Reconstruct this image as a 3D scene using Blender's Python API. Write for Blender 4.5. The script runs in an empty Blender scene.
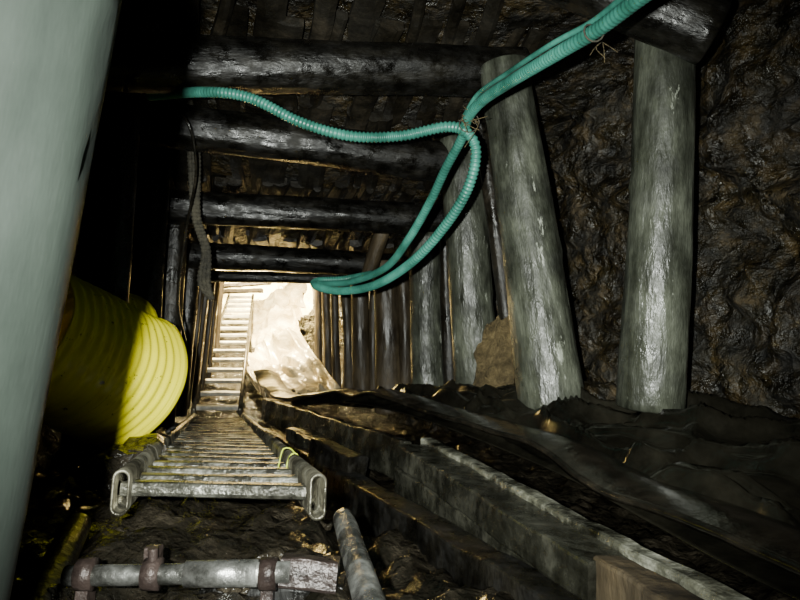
import bpy, bmesh, math, random
from mathutils import Vector, Matrix, noise
random.seed(7)
F=620.0; PITCH=math.radians(10); H=0.6
cp,sp=math.cos(PITCH),math.sin(PITCH)
def C(X,d,Z):
    return Vector((X, d*cp-Z*sp, d*sp+Z*cp+H))
def P(px,py,d):
    return C((px-400)/F*d, d, (300-py)/F*d)
def lerp(a,b,t): return a+(b-a)*t
def interp(x,pts):
    if x<=pts[0][0]: return pts[0][1]
    for (a,b),(c,d) in zip(pts,pts[1:]):
        if x<=c: return b+(d-b)*(x-a)/(c-a)
    return pts[-1][1]
def N(v,s=1.0,o=0): return noise.noise(Vector(v)*s+Vector((o,o*1.7,-o)))
def FBM(v,s=1.0,o=0,n=4):
    return noise.fractal(Vector(v)*s+Vector((o,o*1.7,-o)),1.0,2.0,n)

# ---------------- materials
def mat_base(name):
    m=bpy.data.materials.new(name); m.use_nodes=True
    nt=m.node_tree; b=nt.nodes['Principled BSDF']
    return m,nt,b
def mat_noise(name,c1,c2,c3=None,rough=(0.4,0.8),scale=6,stretch=(1,1,1),bump=0.4,bscale=30,metal=0.0,spec=0.5,dist=0.01,blot=(.5,1.15),fleck=None,vor=0,bl_scale=2.7,rscale=None):
    m,nt,b=mat_base(name); L=nt.links; n=nt.nodes
    tc=n.new('ShaderNodeTexCoord'); mp=n.new('ShaderNodeMapping'); mp.inputs['Scale'].default_value=stretch
    L.new(tc.outputs['Object'],mp.inputs['Vector'])
    t=n.new('ShaderNodeTexNoise'); t.inputs['Scale'].default_value=scale; t.inputs['Detail'].default_value=10; t.inputs['Roughness'].default_value=.72
    L.new(mp.outputs[0],t.inputs['Vector'])
    r=n.new('ShaderNodeValToRGB'); r.color_ramp.elements[0].color=(*c1,1); r.color_ramp.elements[1].color=(*c2,1)
    r.color_ramp.elements[0].position=.34; r.color_ramp.elements[1].position=.66
    if c3:
        e=r.color_ramp.elements.new(.5); e.color=(*c3,1)
    L.new(t.outputs['Fac'],r.inputs['Fac'])
    t2=n.new('ShaderNodeTexNoise'); t2.inputs['Scale'].default_value=bl_scale; t2.inputs['Detail'].default_value=8; t2.inputs['Roughness'].default_value=.6
    L.new(tc.outputs['Object'],t2.inputs['Vector'])
    mr=n.new('ShaderNodeMapRange'); mr.inputs['From Min'].default_value=.38; mr.inputs['From Max'].default_value=.62
    mr.inputs['To Min'].default_value=blot[0]; mr.inputs['To Max'].default_value=blot[1]
    L.new(t2.outputs['Fac'],mr.inputs['Value'])
    mx=n.new('ShaderNodeVectorMath'); mx.operation='SCALE'
    L.new(r.outputs['Color'],mx.inputs[0]); L.new(mr.outputs[0],mx.inputs['Scale'])
    col=mx.outputs[0]
    if fleck:
        t4=n.new('ShaderNodeTexNoise'); t4.inputs['Scale'].default_value=fleck[1]; t4.inputs['Detail'].default_value=6; t4.inputs['Roughness'].default_value=.7
        L.new(mp.outputs[0],t4.inputs['Vector'])
        fr=n.new('ShaderNodeMapRange'); fr.inputs['From Min'].default_value=fleck[2]; fr.inputs['From Max'].default_value=fleck[2]+.04
        L.new(t4.outputs['Fac'],fr.inputs['Value'])
        mm=n.new('ShaderNodeMix'); mm.data_type='RGBA'
        L.new(fr.outputs[0],mm.inputs[0]); L.new(col,mm.inputs[6]); mm.inputs[7].default_value=(*fleck[0],1)
        col=mm.outputs[2]
    L.new(col,b.inputs['Base Color'])
    rsrc=t2
    if rscale:
        rsrc=n.new('ShaderNodeTexNoise'); rsrc.inputs['Scale'].default_value=rscale; rsrc.inputs['Detail'].default_value=8; rsrc.inputs['Roughness'].default_value=.7
        L.new(tc.outputs['Object'],rsrc.inputs['Vector'])
    rr=n.new('ShaderNodeMapRange'); rr.inputs['From Min'].default_value=.38; rr.inputs['From Max'].default_value=.62
    rr.inputs['To Min'].default_value=rough[0]; rr.inputs['To Max'].default_value=rough[1]
    L.new(rsrc.outputs['Fac'],rr.inputs['Value']); L.new(rr.outputs[0],b.inputs['Roughness'])
    t3=n.new('ShaderNodeTexNoise'); t3.inputs['Scale'].default_value=bscale; t3.inputs['Detail'].default_value=5; t3.inputs['Roughness'].default_value=.6
    L.new(mp.outputs[0],t3.inputs['Vector'])
    hsrc=t3.outputs['Fac']
    if vor:
        v=n.new('ShaderNodeTexVoronoi'); v.inputs['Scale'].default_value=vor
        ad=n.new('ShaderNodeVectorMath'); ad.operation='MULTIPLY_ADD'; ad.inputs[1].default_value=(.15,.15,.15)
        L.new(t3.outputs['Color'],ad.inputs[0]); L.new(mp.outputs[0],ad.inputs[2]); L.new(ad.outputs[0],v.inputs['Vector'])
        s=n.new('ShaderNodeMath'); s.operation='ADD'; L.new(t3.outputs['Fac'],s.inputs[0]); L.new(v.outputs['Distance'],s.inputs[1]); hsrc=s.outputs[0]
    bp=n.new('ShaderNodeBump'); bp.inputs['Strength'].default_value=bump; bp.inputs['Distance'].default_value=dist
    L.new(hsrc,bp.inputs['Height']); L.new(bp.outputs[0],b.inputs['Normal'])
    b.inputs['Metallic'].default_value=metal; b.inputs['Specular IOR Level'].default_value=spec
    return m
M={}
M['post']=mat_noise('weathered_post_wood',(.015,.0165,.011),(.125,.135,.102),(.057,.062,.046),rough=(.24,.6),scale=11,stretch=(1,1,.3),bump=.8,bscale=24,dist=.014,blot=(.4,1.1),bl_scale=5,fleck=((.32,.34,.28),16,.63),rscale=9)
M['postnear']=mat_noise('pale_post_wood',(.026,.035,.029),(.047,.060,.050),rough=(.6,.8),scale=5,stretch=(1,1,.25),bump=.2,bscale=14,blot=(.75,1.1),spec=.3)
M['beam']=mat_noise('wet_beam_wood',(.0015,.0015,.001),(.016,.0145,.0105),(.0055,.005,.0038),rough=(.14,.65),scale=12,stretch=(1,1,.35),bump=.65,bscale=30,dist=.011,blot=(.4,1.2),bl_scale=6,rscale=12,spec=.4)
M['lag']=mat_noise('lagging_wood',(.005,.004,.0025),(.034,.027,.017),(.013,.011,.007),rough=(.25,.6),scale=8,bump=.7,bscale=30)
M['brown']=mat_noise('brown_timber',(.022,.016,.009),(.12,.088,.048),(.06,.045,.025),rough=(.35,.7),scale=8,stretch=(1,1,.25),bump=.8,bscale=25)
M['rock']=mat_noise('mine_rock',(.004,.004,.002),(.075,.052,.022),(.019,.015,.007),rough=(.16,.75),scale=12,bump=.9,bscale=15,dist=.03,blot=(.3,1.2),vor=14,bl_scale=5,fleck=((.16,.135,.08),24,.67),rscale=9)  # pale flecks are wet glints painted into the rock colour
M['mud']=mat_noise('wet_mud',(.007,.0065,.0045),(.05,.042,.029),(.019,.016,.011),rough=(.05,.25),scale=12,bump=.6,bscale=16,dist=.022,vor=16,bl_scale=5)
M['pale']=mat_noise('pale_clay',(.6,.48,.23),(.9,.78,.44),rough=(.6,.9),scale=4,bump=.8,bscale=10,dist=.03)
M['plank']=mat_noise('grey_wet_plank',(.010,.010,.007),(.07,.069,.053),(.027,.027,.020),rough=(.1,.4),scale=10,bump=.5,bscale=26,blot=(.35,1.2),bl_scale=6,rscale=10)
M['plank_lit']=mat_noise('highlit_wet_plank',(.02,.02,.013),(.40,.40,.33),(.12,.12,.09),rough=(.12,.45),scale=14,bump=.7,bscale=30,blot=(.15,1.25),bl_scale=9)  # lit top face and its patchy highlights painted in as pale colour
M['blackp']=mat_noise('black_plastic_sheet',(.004,.004,.003),(.016,.0145,.010),rough=(.08,.26),scale=6,bump=.35,bscale=12,dist=.01,rscale=6)
M['rubber']=mat_noise('rubber_belt',(.004,.004,.003),(.028,.024,.017),(.011,.0095,.007),rough=(.08,.26),scale=12,bump=.3,bscale=20,rscale=8)
M['alu']=mat_noise('dirty_aluminium',(.05,.045,.03),(.34,.33,.26),(.16,.15,.11),rough=(.18,.45),scale=12,bump=.4,bscale=40,metal=.7,blot=(.3,1.15),bl_scale=8)
M['rung']=mat_noise('muddy_aluminium',(.02,.019,.014),(.27,.27,.23),(.09,.088,.07),rough=(.12,.4),scale=14,bump=.8,bscale=40,metal=.5,blot=(.35,1.2),bl_scale=9)
M['steel']=mat_noise('galvanised_steel',(.12,.12,.10),(.5,.51,.48),(.3,.3,.28),rough=(.18,.45),scale=12,bump=.4,bscale=40,metal=.75,blot=(.4,1.15),bl_scale=12)
M['ladrung']=mat_noise('lit_rung_metal',(.45,.42,.34),(.8,.78,.68),rough=(.3,.5),scale=12,bump=.3,bscale=40,metal=.3)  # light on the rung tops painted in as a paler metal than the stiles
M['ladsteel']=mat_noise('dull_ladder_metal',(.03,.025,.014),(.15,.13,.08),(.07,.06,.04),rough=(.25,.5),scale=12,bump=.3,bscale=40,metal=.4)
M['rust']=mat_noise('rusty_iron',(.015,.01,.009),(.08,.058,.05),rough=(.25,.5),scale=14,bump=.6,bscale=40,metal=.3)
M['hose']=mat_noise('green_hose_plastic',(.022,.12,.085),(.075,.30,.23),(.045,.215,.165),rough=(.3,.5),scale=8,bump=.2,bscale=40,blot=(.55,1.1))
M['yellow']=mat_noise('yellow_plastic',(.93,.84,.0),(1.0,.92,.0),rough=(.25,.45),scale=6,bump=.1,bscale=30,blot=(.95,1.0),fleck=((.12,.10,.01),24,.635))
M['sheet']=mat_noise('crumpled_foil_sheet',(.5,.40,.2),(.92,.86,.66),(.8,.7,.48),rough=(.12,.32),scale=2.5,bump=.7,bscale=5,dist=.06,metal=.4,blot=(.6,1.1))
M['rope']=mat_noise('rope_fibre',(.02,.018,.012),(.10,.09,.06),rough=(.8,.9),scale=30,bump=.8,bscale=60)
M['twine']=mat_noise('yellow_twine',(.4,.5,.02),(.6,.7,.05),rough=(.5,.7),scale=30,bump=.2,bscale=60)
M['gravel']=mat_noise('ochre_rubble',(.12,.085,.03),(.45,.34,.15),(.26,.19,.08),rough=(.7,.9),scale=24,bump=1,bscale=40,dist=.03,vor=40)

def mesh_obj(name,verts,faces,mat,smooth=True,parent=None,mw=None):
    me=bpy.data.meshes.new(name); me.from_pydata([tuple(v) for v in verts],[],faces); me.update()
    bm=bmesh.new(); bm.from_mesh(me); bmesh.ops.recalc_face_normals(bm,faces=bm.faces); bm.to_mesh(me); bm.free()
    if smooth:
        for p in me.polygons: p.use_smooth=True
    ob=bpy.data.objects.new(name,me); bpy.context.scene.collection.objects.link(ob)
    if mat: me.materials.append(M[mat] if isinstance(mat,str) else mat)
    if mw is not None: ob.matrix_world=mw
    if parent: ob.parent=parent
    return ob
def empty(name):
    e=bpy.data.objects.new(name,None); e.empty_display_size=.1
    bpy.context.scene.collection.objects.link(e); return e

def axis_matrix(a,b):
    z=(b-a).normalized(); q=z.to_track_quat('Z','Y')
    return Matrix.Translation(a)@q.to_matrix().to_4x4()
lid=[0]
def log(name,a,b,ra,rb,mat='post',rough=.05,bend=.01,parent=None):
    lid[0]+=1; o=lid[0]*3.3
    Ln=(b-a).length; nr=max(12,int(Ln/.022)); ns=44
    knots=[(random.uniform(.1,.9)*Ln,random.uniform(0,6.28),random.uniform(.02,.035)) for _ in range(int(Ln*3)+1)]
    V=[];Fc=[]
    for i in range(nr+1):
        t=i/nr; r=lerp(ra,rb,t); cx=bend*math.sin(t*math.pi)*math.sin(o); cy=bend*math.sin(t*math.pi)*math.cos(o)
        for j in range(ns):
            an=2*math.pi*j/ns
            p=Vector((math.cos(an)*1.0,math.sin(an)*1.0,t*Ln*1.6))
            rr=r*(1+rough*1.6*N(p,1.2,o)+rough*.6*N(Vector((math.cos(an),math.sin(an),t*Ln*.7)),5,o)+rough*.45*N(Vector((math.cos(an)*.4,math.sin(an)*.4,t*Ln)),9,o))
            ck=N(Vector((math.cos(an)*2,math.sin(an)*2,t*Ln*.3)),2.6,o+9)
            if abs(ck)<.025: rr*=1-.045*(1-abs(ck)/.025)
            for kz,ka,ks in knots:
                da=(an-ka+math.pi)%(2*math.pi)-math.pi; dd=((t*Ln-kz)/ks)**2+(da*r/ks)**2
                if dd<6: rr+=.06*r*math.exp(-dd)
            V.append(Vector((cx+math.cos(an)*rr,cy+math.sin(an)*rr,t*Ln)))
    for i in range(nr):
        for j in range(ns):
            k=(j+1)%ns; Fc.append((i*ns+j,i*ns+k,(i+1)*ns+k,(i+1)*ns+j))
    for (ring,zz) in ((0,-.006),(nr,Ln+.006)):
        s=len(V)
        for j in range(ns):
            v=V[ring*ns+j]; V.append(Vector((v.x*.93,v.y*.93,zz)))
        for j in range(ns):
            k=(j+1)%ns; Fc.append((ring*ns+j,ring*ns+k,s+k,s+j))
        Fc.append(tuple(s+j for j in range(ns)))
    return mesh_obj(name,V,Fc,mat,True,parent,axis_matrix(a,b))

def prism(name,profile,a,b,mat,up=Vector((0,0,1)),parent=None,hollow=None,seg=1,wob=0,smooth=False):
    z=(b-a).normalized(); x=z.cross(up).normalized(); y=x.cross(z).normalized()
    V=[];Fc=[];n=len(profile)
    for i in range(seg+1):
        c=a.lerp(b,i/seg)
        for (u,v) in profile:
            w=Vector((0,0,0))
            if wob: w=(x*N(c+x*u+y*v,6,1)+y*N(c+x*u+y*v,6,5))*wob+(x*N(c+x*u+y*v,22,1)+y*N(c+x*u+y*v,22,5))*wob*.4
            V.append(c+x*u+y*v+w)
    for i in range(seg):
        for j in range(n):
            k=(j+1)%n; Fc.append((i*n+j,i*n+k,(i+1)*n+k,(i+1)*n+j))
    if hollow:
        base=len(V)
        for i in range(seg+1):
            c=a.lerp(b,i/seg)
            for (u,v) in hollow: V.append(c+x*u+y*v)
        for i in range(seg):
            for j in range(n):
                k=(j+1)%n; Fc.append((base+i*n+k,base+i*n+j,base+(i+1)*n+j,base+(i+1)*n+k))
        for j in range(n):
            k=(j+1)%n
            Fc.append((j,base+j,base+k,k)); e=seg*n; Fc.append((e+k,base+e+k,base+e+j,e+j))
    else:
        Fc.append(tuple(range(n))[::-1]); Fc.append(tuple(seg*n+j for j in range(n)))
    return mesh_obj(name,V,Fc,mat,smooth,parent)
def rrect(w,h,r=.008):
    pts=[]
    for cx,cy,a0 in ((w/2-r,-h/2+r,-90),(w/2-r,h/2-r,0),(-w/2+r,h/2-r,90),(-w/2+r,-h/2+r,180)):
        for k in range(3):
            a=math.radians(a0+k*45); pts.append((cx+r*math.cos(a),cy+r*math.sin(a)))
    out=[]
    for (p,q) in zip(pts,pts[1:]+pts[:1]):
        out.append(p); L=math.dist(p,q); m=int(L/.03)
        for k in range(1,m+1): out.append((lerp(p[0],q[0],k/(m+1)),lerp(p[1],q[1],k/(m+1))))
    return out
def stadium(w,h,n=8):
    r=w/2; pts=[]
    for k in range(n+1):
        a=math.pi*k/n; pts.append((r*math.cos(a),h/2-r+r*math.sin(a)))
    for k in range(n+1):
        a=math.pi+math.pi*k/n; pts.append((r*math.cos(a),-h/2+r+r*math.sin(a)))
    return pts
def circ(r,n=20): return [(r*math.cos(2*math.pi*k/n),r*math.sin(2*math.pi*k/n)) for k in range(n)]

def catmull(pts,step=.01):
    out=[]; P4=[pts[0]*2-pts[1]]+pts+[pts[-1]*2-pts[-2]]
    for i in range(1,len(P4)-2):
        p0,p1,p2,p3=P4[i-1:i+3]; n=max(2,int((p2-p1).length/step))
        for k in range(n):
            t=k/n
            out.append(.5*((2*p1)+(-p0+p2)*t+(2*p0-5*p1+4*p2-p3)*t*t+(-p0+3*p1-3*p2+p3)*t**3))
    out.append(pts[-1]); return out
def tube(name,pts,r,mat,rib=0,pitch=.012,parent=None,ns=14,step=.01):
    path=catmull(pts,step)
    L=[0]
    for a,b in zip(path,path[1:]): L.append(L[-1]+(b-a).length)
    ds=pitch/4 if rib else step; tot=L[-1]; n=max(4,int(tot/ds)); res=[];j=0
    for i in range(n+1):
        s=i*tot/n
        while j<len(L)-2 and L[j+1]<s: j+=1
        t=(s-L[j])/max(1e-9,(L[j+1]-L[j])); res.append(path[j].lerp(path[j+1],min(1,t)))
    V=[];Fc=[]; T=(res[1]-res[0]).normalized(); nrm=T.orthogonal().normalized()
    for i,p in enumerate(res):
        T=(res[min(i+1,n)]-res[max(i-1,0)]).normalized()
        nrm=(nrm-T*nrm.dot(T)).normalized(); bn=T.cross(nrm)
        rr=r*(1+(rib*(1 if i%4 in(0,1) else -1)))
        for k in range(ns):
            a=2*math.pi*k/ns; V.append(p+nrm*math.cos(a)*rr+bn*math.sin(a)*rr)
    for i in range(n):
        for k in range(ns):
            q=(k+1)%ns; Fc.append((i*ns+k,i*ns+q,(i+1)*ns+q,(i+1)*ns+k))
    Fc.append(tuple(range(ns))[::-1]); Fc.append(tuple(n*ns+k for k in range(ns)))
    return mesh_obj(name,V,Fc,mat,True,parent)
def grid(name,fn,nu,nv,mat,thick=0):
    V=[fn(i/nu,j/nv) for i in range(nu+1) for j in range(nv+1)]
    Fc=[(i*(nv+1)+j,(i+1)*(nv+1)+j,(i+1)*(nv+1)+j+1,i*(nv+1)+j+1) for i in range(nu) for j in range(nv)]
    ob=mesh_obj(name,V,Fc,mat)
    if thick:
        m=ob.modifiers.new('thickness','SOLIDIFY'); m.thickness=thick; m.offset=-1
    return ob

# ---------------- shell
def xr(y): return interp(y,[(-1,1.9),(0,1.7),(1.6,1.32),(2.2,1.12),(3,.80),(4,.45),(5.2,.0),(6,-.3),(8.5,-1.0),(12.5,-1.9)])
def xl(y): return interp(y,[(-1,-1.15),(0,-1.2),(2.3,-1.4),(5.2,-1.95),(8,-2.7),(12.5,-3.7)])
def ceilz(y): return H+interp(y,[(-1,1.75),(1.0,1.62),(2.2,1.52),(3,1.40),(3.7,1.30),(4.6,1.22),(5.35,1.22),(5.6,3.2),(12.5,3.4)])
def crag(p,o):
    d=noise.voronoi(p*3.2+Vector((o,o,o))*1.3,distance_metric='DISTANCE')[0]
    e=noise.voronoi(p*9+Vector((o,-o,o)),distance_metric='DISTANCE')[0]
    return .12*(d[1]-d[0])+.055*(e[1]-e[0])
def rockw(side):
    def f(u,v):
        y=lerp(-1,12.3,u**1.25); z=H+lerp(-.8,3.5,v)
        x=(xr(y) if side>0 else xl(y))
        p=Vector((x,y,z)); p=p+Vector((N(p,2,1),N(p,2,2),N(p,2,3)))*.25
        d=.13*FBM(p,1.8,side)+crag(p,side*2)+.035*FBM(p,14,side*5)
        return Vector((x+side*(.12-d),y,z))
    return f
grid('wall_right',rockw(1),460,190,'rock')
grid('wall_left',rockw(-1),240,90,'rock')
def fceil(u,v):
    y=lerp(-1,12.3,u); x=lerp(-3.8,2.1,v); p=Vector((x,y,0))
    return Vector((x,y,ceilz(y)+.06*FBM(p,3,2)+.03))
grid('ceiling',fceil,180,60,'rock')
def fback(u,v):
    x=lerp(-4,-1.5,u); z=H+lerp(1,3.6,v); p=Vector((x,0,z))
    return Vector((x,12.1+.25*FBM(p,1.2,4),z))
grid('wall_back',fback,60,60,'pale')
def fnear(u,v):
    x=lerp(-1.3,2.0,u); z=H+lerp(-.8,1.9,v); p=Vector((x,0,z))
    return Vector((x,-.9+.1*FBM(p,2,4),z))
grid('wall_front',fnear,40,40,'rock')
def xlad(y): return -.36-.293*(y-1.24) if y<5.1 else -1.49-.25*(y-5.1)
def floorz(x,y):
    base=interp(y,[(-1,-.34),(1.0,-.29),(1.4,-.26),(5.1,-.13),(5.6,.02),(9.7,1.48),(10.5,1.62),(12.5,1.7)])
    tr=min(1,max(0,(x-(xlad(y)+.25))/.12)); fade=interp(y,[(0,1),(2.6,1),(4.2,0)])
    z=base-.12*tr*fade
    p=Vector((x,y,0))
    e=noise.voronoi(Vector((x,y,0))*9,distance_metric='DISTANCE')[0] if y<5 else (0,0)
    return H+z+.04*FBM(p,4,3)+.014*FBM(p,17,8)-.035+.05*min(.6,e[1]-e[0])
def ffloor(u,v):
    y=lerp(-1,12.3,u**1.6); x=lerp(-3.9,2.0,v); return Vector((x,y,floorz(x,y)))
grid('floor',ffloor,380,340,'mud')

# ---------------- right-hand posts
log('timber_post',P(664,8,2.0),P(650,406,2.02),.088,.106,'post',.045,.015)
log('timber_post',P(504,66,2.5),P(552,406,2.4),.095,.130,'post',.045,.015)
log('timber_post',P(460,140,3.15),P(478,410,3.15),.11,.115,'post',.045,.02)
log('timber_post',P(425,235,3.95),P(429,413,3.9),.10,.105,'post',.045,.01)
log('timber_post',P(385,262,4.55),P(388,412,4.5),.09,.095,'brown',.04,.01)
log('timber_post',P(360,270,5.15),P(363,408,5.1),.072,.075,'brown',.04,.01)
lagR=empty('side_lagging')
for i,(x1,y1,x2,y2,d,r) in enumerate([(478,110,518,400,3.0,.035),(446,230,452,408,3.75,.04),(402,262,406,408,4.5,.045),(374,280,374,405,5.1,.03),(345,282,349,402,5.5,.045),(335,284,338,400,5.8,.035),(325,284,328,398,6.3,.04),(356,280,352,398,5.5,.03),(318,284,318,398,6.9,.04)]):
    log('pole_%d'%(i+1),P(x1,y1,d),P(x2,y2,d),r,r*1.1,'lag' if i<2 else 'brown',.08,.01,lagR)
# ---------------- left-hand posts
log('timber_post',P(-22,-60,.45),P(-160,660,.46),.098,.102,'postnear',.01,.0)
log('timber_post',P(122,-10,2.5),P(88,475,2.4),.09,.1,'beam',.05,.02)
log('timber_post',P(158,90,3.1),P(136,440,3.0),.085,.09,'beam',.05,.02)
log('timber_post',P(176,190,3.8),P(160,425,3.7),.08,.085,'lag',.05,.02)
log('timber_post',P(192,245,4.6),P(176,415,4.5),.07,.075,'lag',.05,.02)
lagL=empty('side_lagging')
for i,(x1,y1,x2,y2,d,r) in enumerate([(209,270,194,402,5.3,.022),(214,270,201,395,5.7,.02),(219,272,208,385,6.3,.022),(203,262,187,408,5.0,.02),(223,274,216,370,7.0,.025)]):
    log('pole_%d'%(i+1),P(x1,y1,d),P(x2,y2,d),r,r*1.1,'brown',.08,.01,lagL)

# ---------------- roof beams
beams=[((100,-70,1.7),(560,-58,1.95),.10),((60,60,2.2),(520,72,2.62),.102),((70,112,2.75),(470,166,3.2),.103),
       ((90,202,3.45),(448,220,3.95),.10),((110,252,4.3),(395,266,4.75),.095),((150,274,5.1),(385,279,5.3),.05)]
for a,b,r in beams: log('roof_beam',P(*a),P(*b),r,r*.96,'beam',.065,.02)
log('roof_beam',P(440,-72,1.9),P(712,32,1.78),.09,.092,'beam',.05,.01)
log('roof_beam',P(505,10,2.55),P(655,-30,2.5),.08,.08,'beam',.05,.01)
V=[];Fc=[]
def addbox(c0,c1,w,h):
    z=(c1-c0).normalized(); x=z.cross(Vector((0,0,1))).normalized(); y=x.cross(z)
    s=len(V); segs=10
    ox=random.random()*50
    for i in range(segs+1):
        c=c0.lerp(c1,i/segs)
        for u,v in ((-w/2,-h/2),(-w*.2,-h*.8),(w*.2,-h*.8),(w/2,-h/2),(w/2,h/2),(-w/2,h/2)):
            V.append(c+x*(u+.016*N(c,5,ox))+y*(v+.012*N(c+x*u,9,ox)))
    for i in range(segs):
        for j in range(6):
            k=(j+1)%6; Fc.append((s+i*6+j,s+i*6+k,s+(i+1)*6+k,s+(i+1)*6+j))
    Fc.append(tuple(s+j for j in range(6))); Fc.append(tuple(s+segs*6+j for j in range(6)))
ends=[(C(-1.5,.6,1.45),C(1.6,.8,1.45),0)]+[(P(*a),P(*b),r) for a,b,r in beams]
for bi in range(len(ends)-1):
    a0,b0,r0=ends[bi]; a1,b1,r1=ends[bi+1]
    t=-.02
    while t<1.05:
        w=random.uniform(.04,.11)
        L=(b0-a0).length
        p0=a0.lerp(b0,t)+Vector((0,-.08,r0+.035+random.uniform(0,.05))); q=t+random.uniform(-.03,.03)
        p1=a1.lerp(b1,q)+Vector((0,.08,r1+.035+random.uniform(0,.05)))
        addbox(p0,p1,w,random.uniform(.02,.05))
        t+=(w+random.choice([.01,.03,.06,.1]))/L
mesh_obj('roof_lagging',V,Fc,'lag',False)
log('timber_prop',P(382,232,4.2),P(368,275,4.3),.055,.05,'brown',.05,0)

# ---------------- ladders
def ladder(name,L0,R0,L1,R1,n,w,h,mat,skip=0.05,rungprof=None,rmat=None):
    e=empty(name)
    z=(L1-L0).normalized(); x=(R0-L0).normalized(); up=x.cross(z).normalized()
    if up.z<0: up=-up
    prism('stile_left',stadium(w,h),L0,L1,mat,up,e,hollow=stadium(w*.72,h*.86),smooth=True)
    prism('stile_right',stadium(w,h),R0,R1,mat,up,e,hollow=stadium(w*.72,h*.86),smooth=True)
    for i in range(n):
        t=skip+(1-2*skip)*i/(n-1)
        prism('rung_%d'%(i+1),rungprof or rrect(.045,.03,.009),L0.lerp(L1,t),R0.lerp(R1,t),rmat or mat,up,e,seg=10,wob=.003)
    return e
ladder('aluminium_ladder',P(120,493,1.24),P(318,497,1.24),P(194,419,5.0),P(243,419,5.0),28,.034,.092,'alu',.018,rrect(.05,.03,.009),rmat='rung')
ladder('aluminium_ladder',P(193,412,5.1),P(240,412,5.1),P(229,296,9.9),P(253,296,9.9),15,.035,.07,'ladsteel',.02,rrect(.05,.04,.01),rmat='ladrung')
def tie(name,c,r,axis,h=None,mat='twine',tail=None,th=.002):
    x=axis.orthogonal().normalized(); y=axis.cross(x).normalized(); h=h or r
    pts=[c+x*math.cos(a)*r+y*math.sin(a)*h+axis*.004*a for a in [k*math.pi/5 for k in range(12)]]
    if tail: pts+=tail
    return tube(name,pts,th,mat,ns=6,step=.01)
def stile_tie(L0,L1,t,mat,th,tail):
    ax=(L1-L0).normalized(); c=L0.lerp(L1,t); x=ax.cross(Vector((0,0,1))).normalized(); y=x.cross(ax).normalized()
    pts=[c+x*(math.cos(a)*.020)+y*(math.sin(a)*.049)+ax*.0008*a for a in [math.pi/2+k*math.pi/5 for k in range(21)]]
    tube('twine_tie',pts+[c+y*v+x*u for u,v in tail],th,mat,ns=6,step=.008)
stile_tie(P(318,497,1.24),P(243,419,5.0),.105,'twine',.0017,[(-.01,.06),(-.03,.06),(-.04,.02),(-.045,-.01)])
stile_tie(P(120,493,1.24),P(194,419,5.0),.12,'rope',.002,[(.0,.06),(.02,.05),(.03,.02)])

for d in (2.0,3.0,4.0):
    y=d; xc=xlad(y)
    prism('timber_sleeper',rrect(.12,.1,.012),Vector((xc-.3,y,H-.235+.04*(d-1.5))),Vector((xc+.24,y+.06,H-.235+.04*(d-1.5))),'beam',wob=.01,seg=12)

# foreground pipe frame
fr=empty('steel_pipe_frame')
prism('crossbar',circ(.0165),P(66,576,1.0),P(290,572,1.0),'steel',parent=fr,smooth=True,seg=10)
prism('crossbar_sleeve',circ(.021),P(186,574,1.0),P(258,573,1.0),'steel',parent=fr,smooth=True)
for i,px in enumerate((86,152,268)):
    prism('collar_%d'%(i+1),circ(.025),P(px-7,574,1.0),P(px+9,574,1.0),'rust',parent=fr,smooth=True)
    prism('bracket_%d'%(i+1),rrect(.03,.07,.006),P(px-5,566 if i==1 else 584,1.02),P(px+7,566 if i==1 else 584,1.02),'rust',parent=fr,seg=3,wob=.006)
prism('bracket_stud',circ(.008),P(153,548,1.0),P(153,566,1.0),'rust',parent=fr,up=Vector((0,1,0)))
log('rail_left',P(78,525,1.3),P(20,640,.9),.026,.032,'rust',.04,0,fr)
log('rail_right',P(343,518,1.3),P(384,650,.86),.021,.027,'steel',.04,0,fr)
prism('tie_plate',rrect(.05,.05,.006),P(282,570,1.03),P(338,574,1.03),'rust',parent=fr,seg=6,wob=.008)
prism('timber_block',rrect(.08,.06,.01),P(205,602,1.06),P(345,596,1.06),'beam',wob=.01,seg=14)

# ---------------- bench timbers
dn=Vector((0,0,-1))
def edge_board(name,a,b,w,h,mat,seg=40,wob=.009,parent=None):
    z=(b-a).normalized(); x=z.cross(Vector((0,0,1))).normalized()
    if x.x<0: x=-x
    off=x*(w/2)+dn*(h/2)
    return prism(name,rrect(w,h,.008),a+off,b+off,mat,seg=seg,wob=wob,parent=parent)
edge_board('retaining_plank',P(398,444,2.35),P(586,562,1.18),.12,.085,'plank')
edge_board('retaining_plank',P(394,466,2.38),P(586,600,1.20),.05,.12,'plank')
edge_board('retaining_plank',P(262,398,4.5),P(400,441,2.40),.05,.16,'plank')
edge_board('retaining_plank',P(262,428,3.8),P(560,608,1.15),.09,.14,'beam')
edge_board('retaining_plank',P(420,437,2.45),P(760,620,.92),.05,.10,'plank_lit')
edge_board('retaining_plank',P(286,428,3.3),P(335,452,2.75),.14,.07,'plank')
edge_board('retaining_plank',P(255,430,3.9),P(286,452,3.1),.05,.1,'beam')
edge_board('retaining_plank',P(590,556,1.2),P(735,640,.86),.07,.2,'brown')
prism('timber_block',rrect(.09,.16,.01),P(318,455,2.72),P(356,478,2.45),'beam',wob=.01,seg=8)

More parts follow.
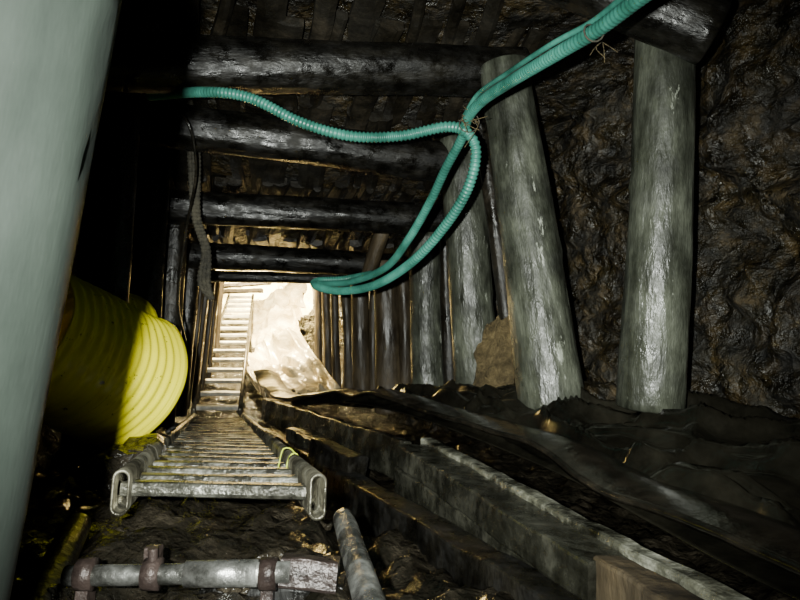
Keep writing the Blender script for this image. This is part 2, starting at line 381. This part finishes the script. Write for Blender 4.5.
low=[P(258,378,5.4),P(272,400,4.6),P(300,404,4.0),P(345,402,3.4),P(400,412,2.75),P(480,440,2.15),P(560,474,1.72),P(640,516,1.34),P(720,560,1.1),P(800,600,.94),P(900,650,.78)]
upp=[P(300,396,5.6),P(330,402,5.45),P(345,405,5.3),P(385,408,4.7),P(440,404,4.0),P(520,398,3.1),P(600,401,2.6),P(680,407,2.35),P(760,412,2.2),P(860,418,2.0),P(1050,430,1.6)]
lc=catmull(low,.02); uc=catmull(upp,.02)
def at(c,t):
    f=t*(len(c)-1); i=min(int(f),len(c)-2); return c[i].lerp(c[i+1],f-i)
def ftarp(u,v):
    p=at(lc,u).lerp(at(uc,u),v)
    w=min(1,v*5)*min(1,.2+u*1.3)*(1 if v<.8 else 1-(v-.8)*2.5)
    q=Vector((p.x*1.0+p.y*.5,p.y*2.2,0))
    fold=max(0,1-abs(N(Vector((u*4+v*1.5,v*2.0-u*3,0)),2.0,3))*4)
    fold2=max(0,1-abs(N(Vector((u*3-v*2.5,v*1.0+u*4,0)),3.0,13))*5)
    dz=.06*FBM(q,1.6,6,2)+.06*fold**1.5+.03*fold2+.006*abs(N(q,7,9))
    return p+Vector((0,0,w*(dz+.05*math.sin(v*math.pi)-.01)))
grid('black_plastic_tarpaulin',ftarp,280,140,'blackp',.004)
def fbelt(u,v):
    p=at(lc,u); t=(at(lc,min(1,u+.01))-at(lc,max(0,u-.01))).normalized(); x=t.cross(Vector((0,0,1))).normalized()
    if x.x<0:x=-x
    wv=.022*N(p,3,3)+.012*math.sin(p.y*7)
    curl=.02*(1-v)**3
    return p+x*(v*.21-.04)+Vector((0,0,.022+curl+wv*(1-.5*v)+.035*math.sin(v*math.pi)+.002*N(p,14,3)))
grid('rubber_conveyor_belt',fbelt,240,14,'rubber',.014)

def heap(name,c,rx,ry,rz,mat,o):
    def f(u,v):
        th=u*2*math.pi; r=v
        x=math.cos(th)*rx*r; y=math.sin(th)*ry*r; z=rz*(1-r*r)
        p=Vector((c.x+x,c.y+y,0)); q=Vector((c.x+x,c.y+y,c.z+z))
        return q+Vector((N(q,20,o),N(q,20,o+3),N(q,20,o+5)))*.03+Vector((0,0,.2*rz*FBM(p,9,o)))
    return grid(name,f,80,50,mat)
heap('rubble_heap',P(502,400,2.95),.14,.2,.40,'gravel',3)
heap('rubble_heap',P(592,408,2.5),.2,.15,.10,'rock',5)

# ---------------- far foil sheet
sl=[P(256,300,10.4),P(254,330,9.0),P(253,362,7.2),P(258,385,6.0),P(274,404,5.0)]
sr=[P(316,278,10.2),P(310,310,8.6),P(312,338,7.4),P(330,368,6.2),P(360,404,5.25)]
slc=catmull(sl,.03); src=catmull(sr,.03)
def fsheet(u,v):
    a=at(slc,u);b=at(src,u); p=a.lerp(b,v)
    q=Vector((v*1.3+.4*u,u*4.2-v*.8,0)); q=q+Vector((N(q,1.5,4),N(q,1.5,6),0))*.25
    vd=noise.voronoi(q*1.6,distance_metric='DISTANCE')[0]; ve=noise.voronoi(q*4.2,distance_metric='DISTANCE')[0]
    cr=max(0,1-abs(N(Vector((v*1.6-u*2,u*5+v*2,0)),1.3,21))*5)
    d=.16*FBM(q,1.0,2,2)+.24*vd[0]+.10*ve[0]+.07*cr
    k=min(1,v*5+.4)
    return p+Vector((-d*.5*k,-d*.3,(d*.8-.11)*k))
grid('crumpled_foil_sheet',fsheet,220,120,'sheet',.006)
for i,(x1,y1,x2,y2,d) in enumerate([(220,289,262,288,10.0),(222,284,270,280,10.6)]):
    edge_board('exit_plank',P(x1,y1,d),P(x2,y2,d),.12,.06,'brown')

# ---------------- hoses
h1=[P(150,96,2.45),P(205,92,2.2),P(250,98,2.15),P(300,122,2.12),P(350,136,2.1),P(400,136,2.1),P(445,127,2.08),P(466,132,2.05),P(476,152,2.06),P(468,188,2.12),P(445,226,2.25),P(412,262,2.42),P(375,285,2.65),P(340,291,2.85),P(316,286,3.0),P(318,281,3.15),P(345,279,3.2),P(372,274,3.1)]
tube('green_ribbed_hose',h1,.017,'hose',rib=.10,pitch=.014)
h2=[P(720,-60,1.0),P(640,-2,1.2),P(600,28,1.32),P(560,52,1.45),P(510,82,1.7),P(482,101,1.88),P(468,118,2.0),P(462,138,2.1),P(446,168,2.2),P(430,202,2.32),P(408,240,2.5),P(385,268,2.75),P(350,282,2.98),P(318,284,3.1)]
tube('green_ribbed_hose',h2,.016,'hose',rib=.04,pitch=.012)
h3=[P(700,-60,1.02),P(632,-10,1.22),P(592,22,1.36),P(552,44,1.5),P(506,74,1.75),P(478,94,1.95),P(464,116,2.08)]
tube('thin_green_hose',h3,.007,'hose',ns=10)
c=P(469,124,2.0)
for k in range(5):
    a=[c+Vector((random.uniform(-.03,.03),random.uniform(-.03,0),random.uniform(-.02,.03))) for _ in range(3)]
    a.append(c+Vector((random.uniform(-.03,.07),-.03,random.uniform(-.1,.08))))
    tube('wire_tie',a,.0012,'gravel',ns=5)
tie('wire_tie',P(470,122,2.02),.034,(P(462,138,2.1)-P(482,101,1.88)).normalized(),.03,'rope')
tie('wire_tie',P(597,30,1.32),.022,(P(560,52,1.45)-P(640,-2,1.2)).normalized(),.021,'rope')
c=P(602,42,1.3)
for k in range(4):
    tube('wire_tie',[c,c+Vector((random.uniform(-.03,.03),-.01,-.02)),c+Vector((random.uniform(-.03,.03),-.01,-.03-random.random()*.03))],.0009,'gravel',ns=5)
for k in range(3):
    o=k*4
    tube('hanging_rope',[P(186+o,90,3.0),P(190+o,160,3.0),P(194+o-2*k,215,3.0),P(204+o/2,250,2.95),P(200+o,282,2.95),P(212,300,2.95)],.014,'rope',rib=.12,pitch=.02,ns=8)
tube('black_cable',[P(150,105,2.6),P(185,118,2.6),P(196,170,2.7),P(186,230,2.9),P(178,300,3.0),P(185,340,3.1)],.006,'rubber',ns=8)

# ---------------- yellow ribbed duct
def duct(end,axis,L,r,name='yellow_ribbed_duct',o=0):
    n=int(L/.0055); ns=64; V=[];Fc=[]
    start=end-axis*L; mw=axis_matrix(start,end)
    for i in range(n+1):
        ph=(i%7)/7*2*math.pi; rr=r*(1-.16*(1-i/n))+.005*math.cos(ph)
        if i>=n-4: rr=r+.010
        for j in range(ns):
            a=2*math.pi*j/ns; w=1+.05*N(Vector((math.cos(a),math.sin(a),i/n)),1.5,o)
            V.append(Vector((rr*w*math.cos(a),rr*w*math.sin(a),L*i/n)))
    for i in range(n):
        for j in range(ns):
            k=(j+1)%ns; Fc.append((i*ns+j,i*ns+k,(i+1)*ns+k,(i+1)*ns+j))
    ob=mesh_obj(name,V,Fc,'yellow',True,None,mw)
    m=ob.modifiers.new('wall','SOLIDIFY'); m.thickness=.004
axd=(C(.30,.80,-.42)).xyz-C(0,0,0); axd.normalize()
duct(P(128,382,2.3),axd,.5,.25)
duct(P(112,345,2.7),axd,.35,.235,o=5)

def rock(c,r,o,name='loose_rock'):
    bm=bmesh.new(); bmesh.ops.create_icosphere(bm,subdivisions=3,radius=r)
    for v in bm.verts:
        n=v.co.normalized(); v.co=v.co*(1+.5*N(n,1.6,o)+.2*N(n,4,o)); v.co.z*=.7
    me=bpy.data.meshes.new(name); bm.to_mesh(me); bm.free(); me.materials.append(M['mud'])
    ob=bpy.data.objects.new(name,me); ob.location=c; bpy.context.scene.collection.objects.link(ob)
for i in range(34):
    y=random.uniform(1.08,3.2); x=xlad(y)+random.choice([random.uniform(-.6,-.2),random.uniform(-.2,.4)])
    r=random.uniform(.02,.045)
    if x<-1.1: continue
    rock(Vector((x,y,floorz(x,y)+r*.1)),r,i*2.1)
rock(P(145,462,2.0),.11,3.3); rock(P(118,472,1.9),.1,7.3); rock(P(160,476,1.8),.06,5.3)

# ---------------- camera & lights
cam=bpy.data.cameras.new('camera'); cam.lens=F/800*36; cam.sensor_width=36; cam.clip_start=.02
co=bpy.data.objects.new('camera',cam); co.location=(0,0,H); co.rotation_euler=(math.radians(90)+PITCH,0,0)
bpy.context.scene.collection.objects.link(co); bpy.context.scene.camera=co
fl=bpy.data.lights.new('camera_flash','SPOT'); fl.energy=600; fl.spot_size=math.radians(94); fl.spot_blend=1.0; fl.shadow_soft_size=.010
fl.color=(.96,1.0,.93); fl.use_nodes=True
nt=fl.node_tree; em=[n for n in nt.nodes if n.type=='EMISSION'][0]
lf=nt.nodes.new('ShaderNodeLightFalloff'); lf.inputs['Strength'].default_value=1; lf.inputs['Smooth'].default_value=1.2
nt.links.new(lf.outputs['Quadratic'],em.inputs['Strength'])
fo=bpy.data.objects.new('camera_flash',fl); fo.location=C(-.083,0,.03)
d=(P(385,305,3)-fo.location); fo.rotation_euler=d.to_track_quat('-Z','Y').to_euler()
bpy.context.scene.collection.objects.link(fo)
def area(name,loc,target,size,en,col,spread=180):
    a=bpy.data.lights.new(name,'AREA'); a.energy=en; a.size=size; a.color=col; a.spread=math.radians(spread)
    o=bpy.data.objects.new(name,a); o.location=loc; o.rotation_euler=(Vector(target)-Vector(loc)).to_track_quat('-Z','Y').to_euler()
    bpy.context.scene.collection.objects.link(o)
area('exit_light',(-1.8,6.3,H+2.7),(-1.6,8.0,H+.9),.3,1150,(1,.80,.42),130)  # unseen area light behind the roof lip, aimed over the foil sheet
area('exit_light',(-2.3,10.0,H+3.1),(-2.5,12,H+2.0),.6,1500,(1,.85,.50),130)  # unseen area light high up, aimed at the back wall
w=bpy.data.worlds.new('world'); bpy.context.scene.world=w; w.use_nodes=True
w.node_tree.nodes['Background'].inputs[0].default_value=(.02,.025,.02,1); w.node_tree.nodes['Background'].inputs[1].default_value=.05
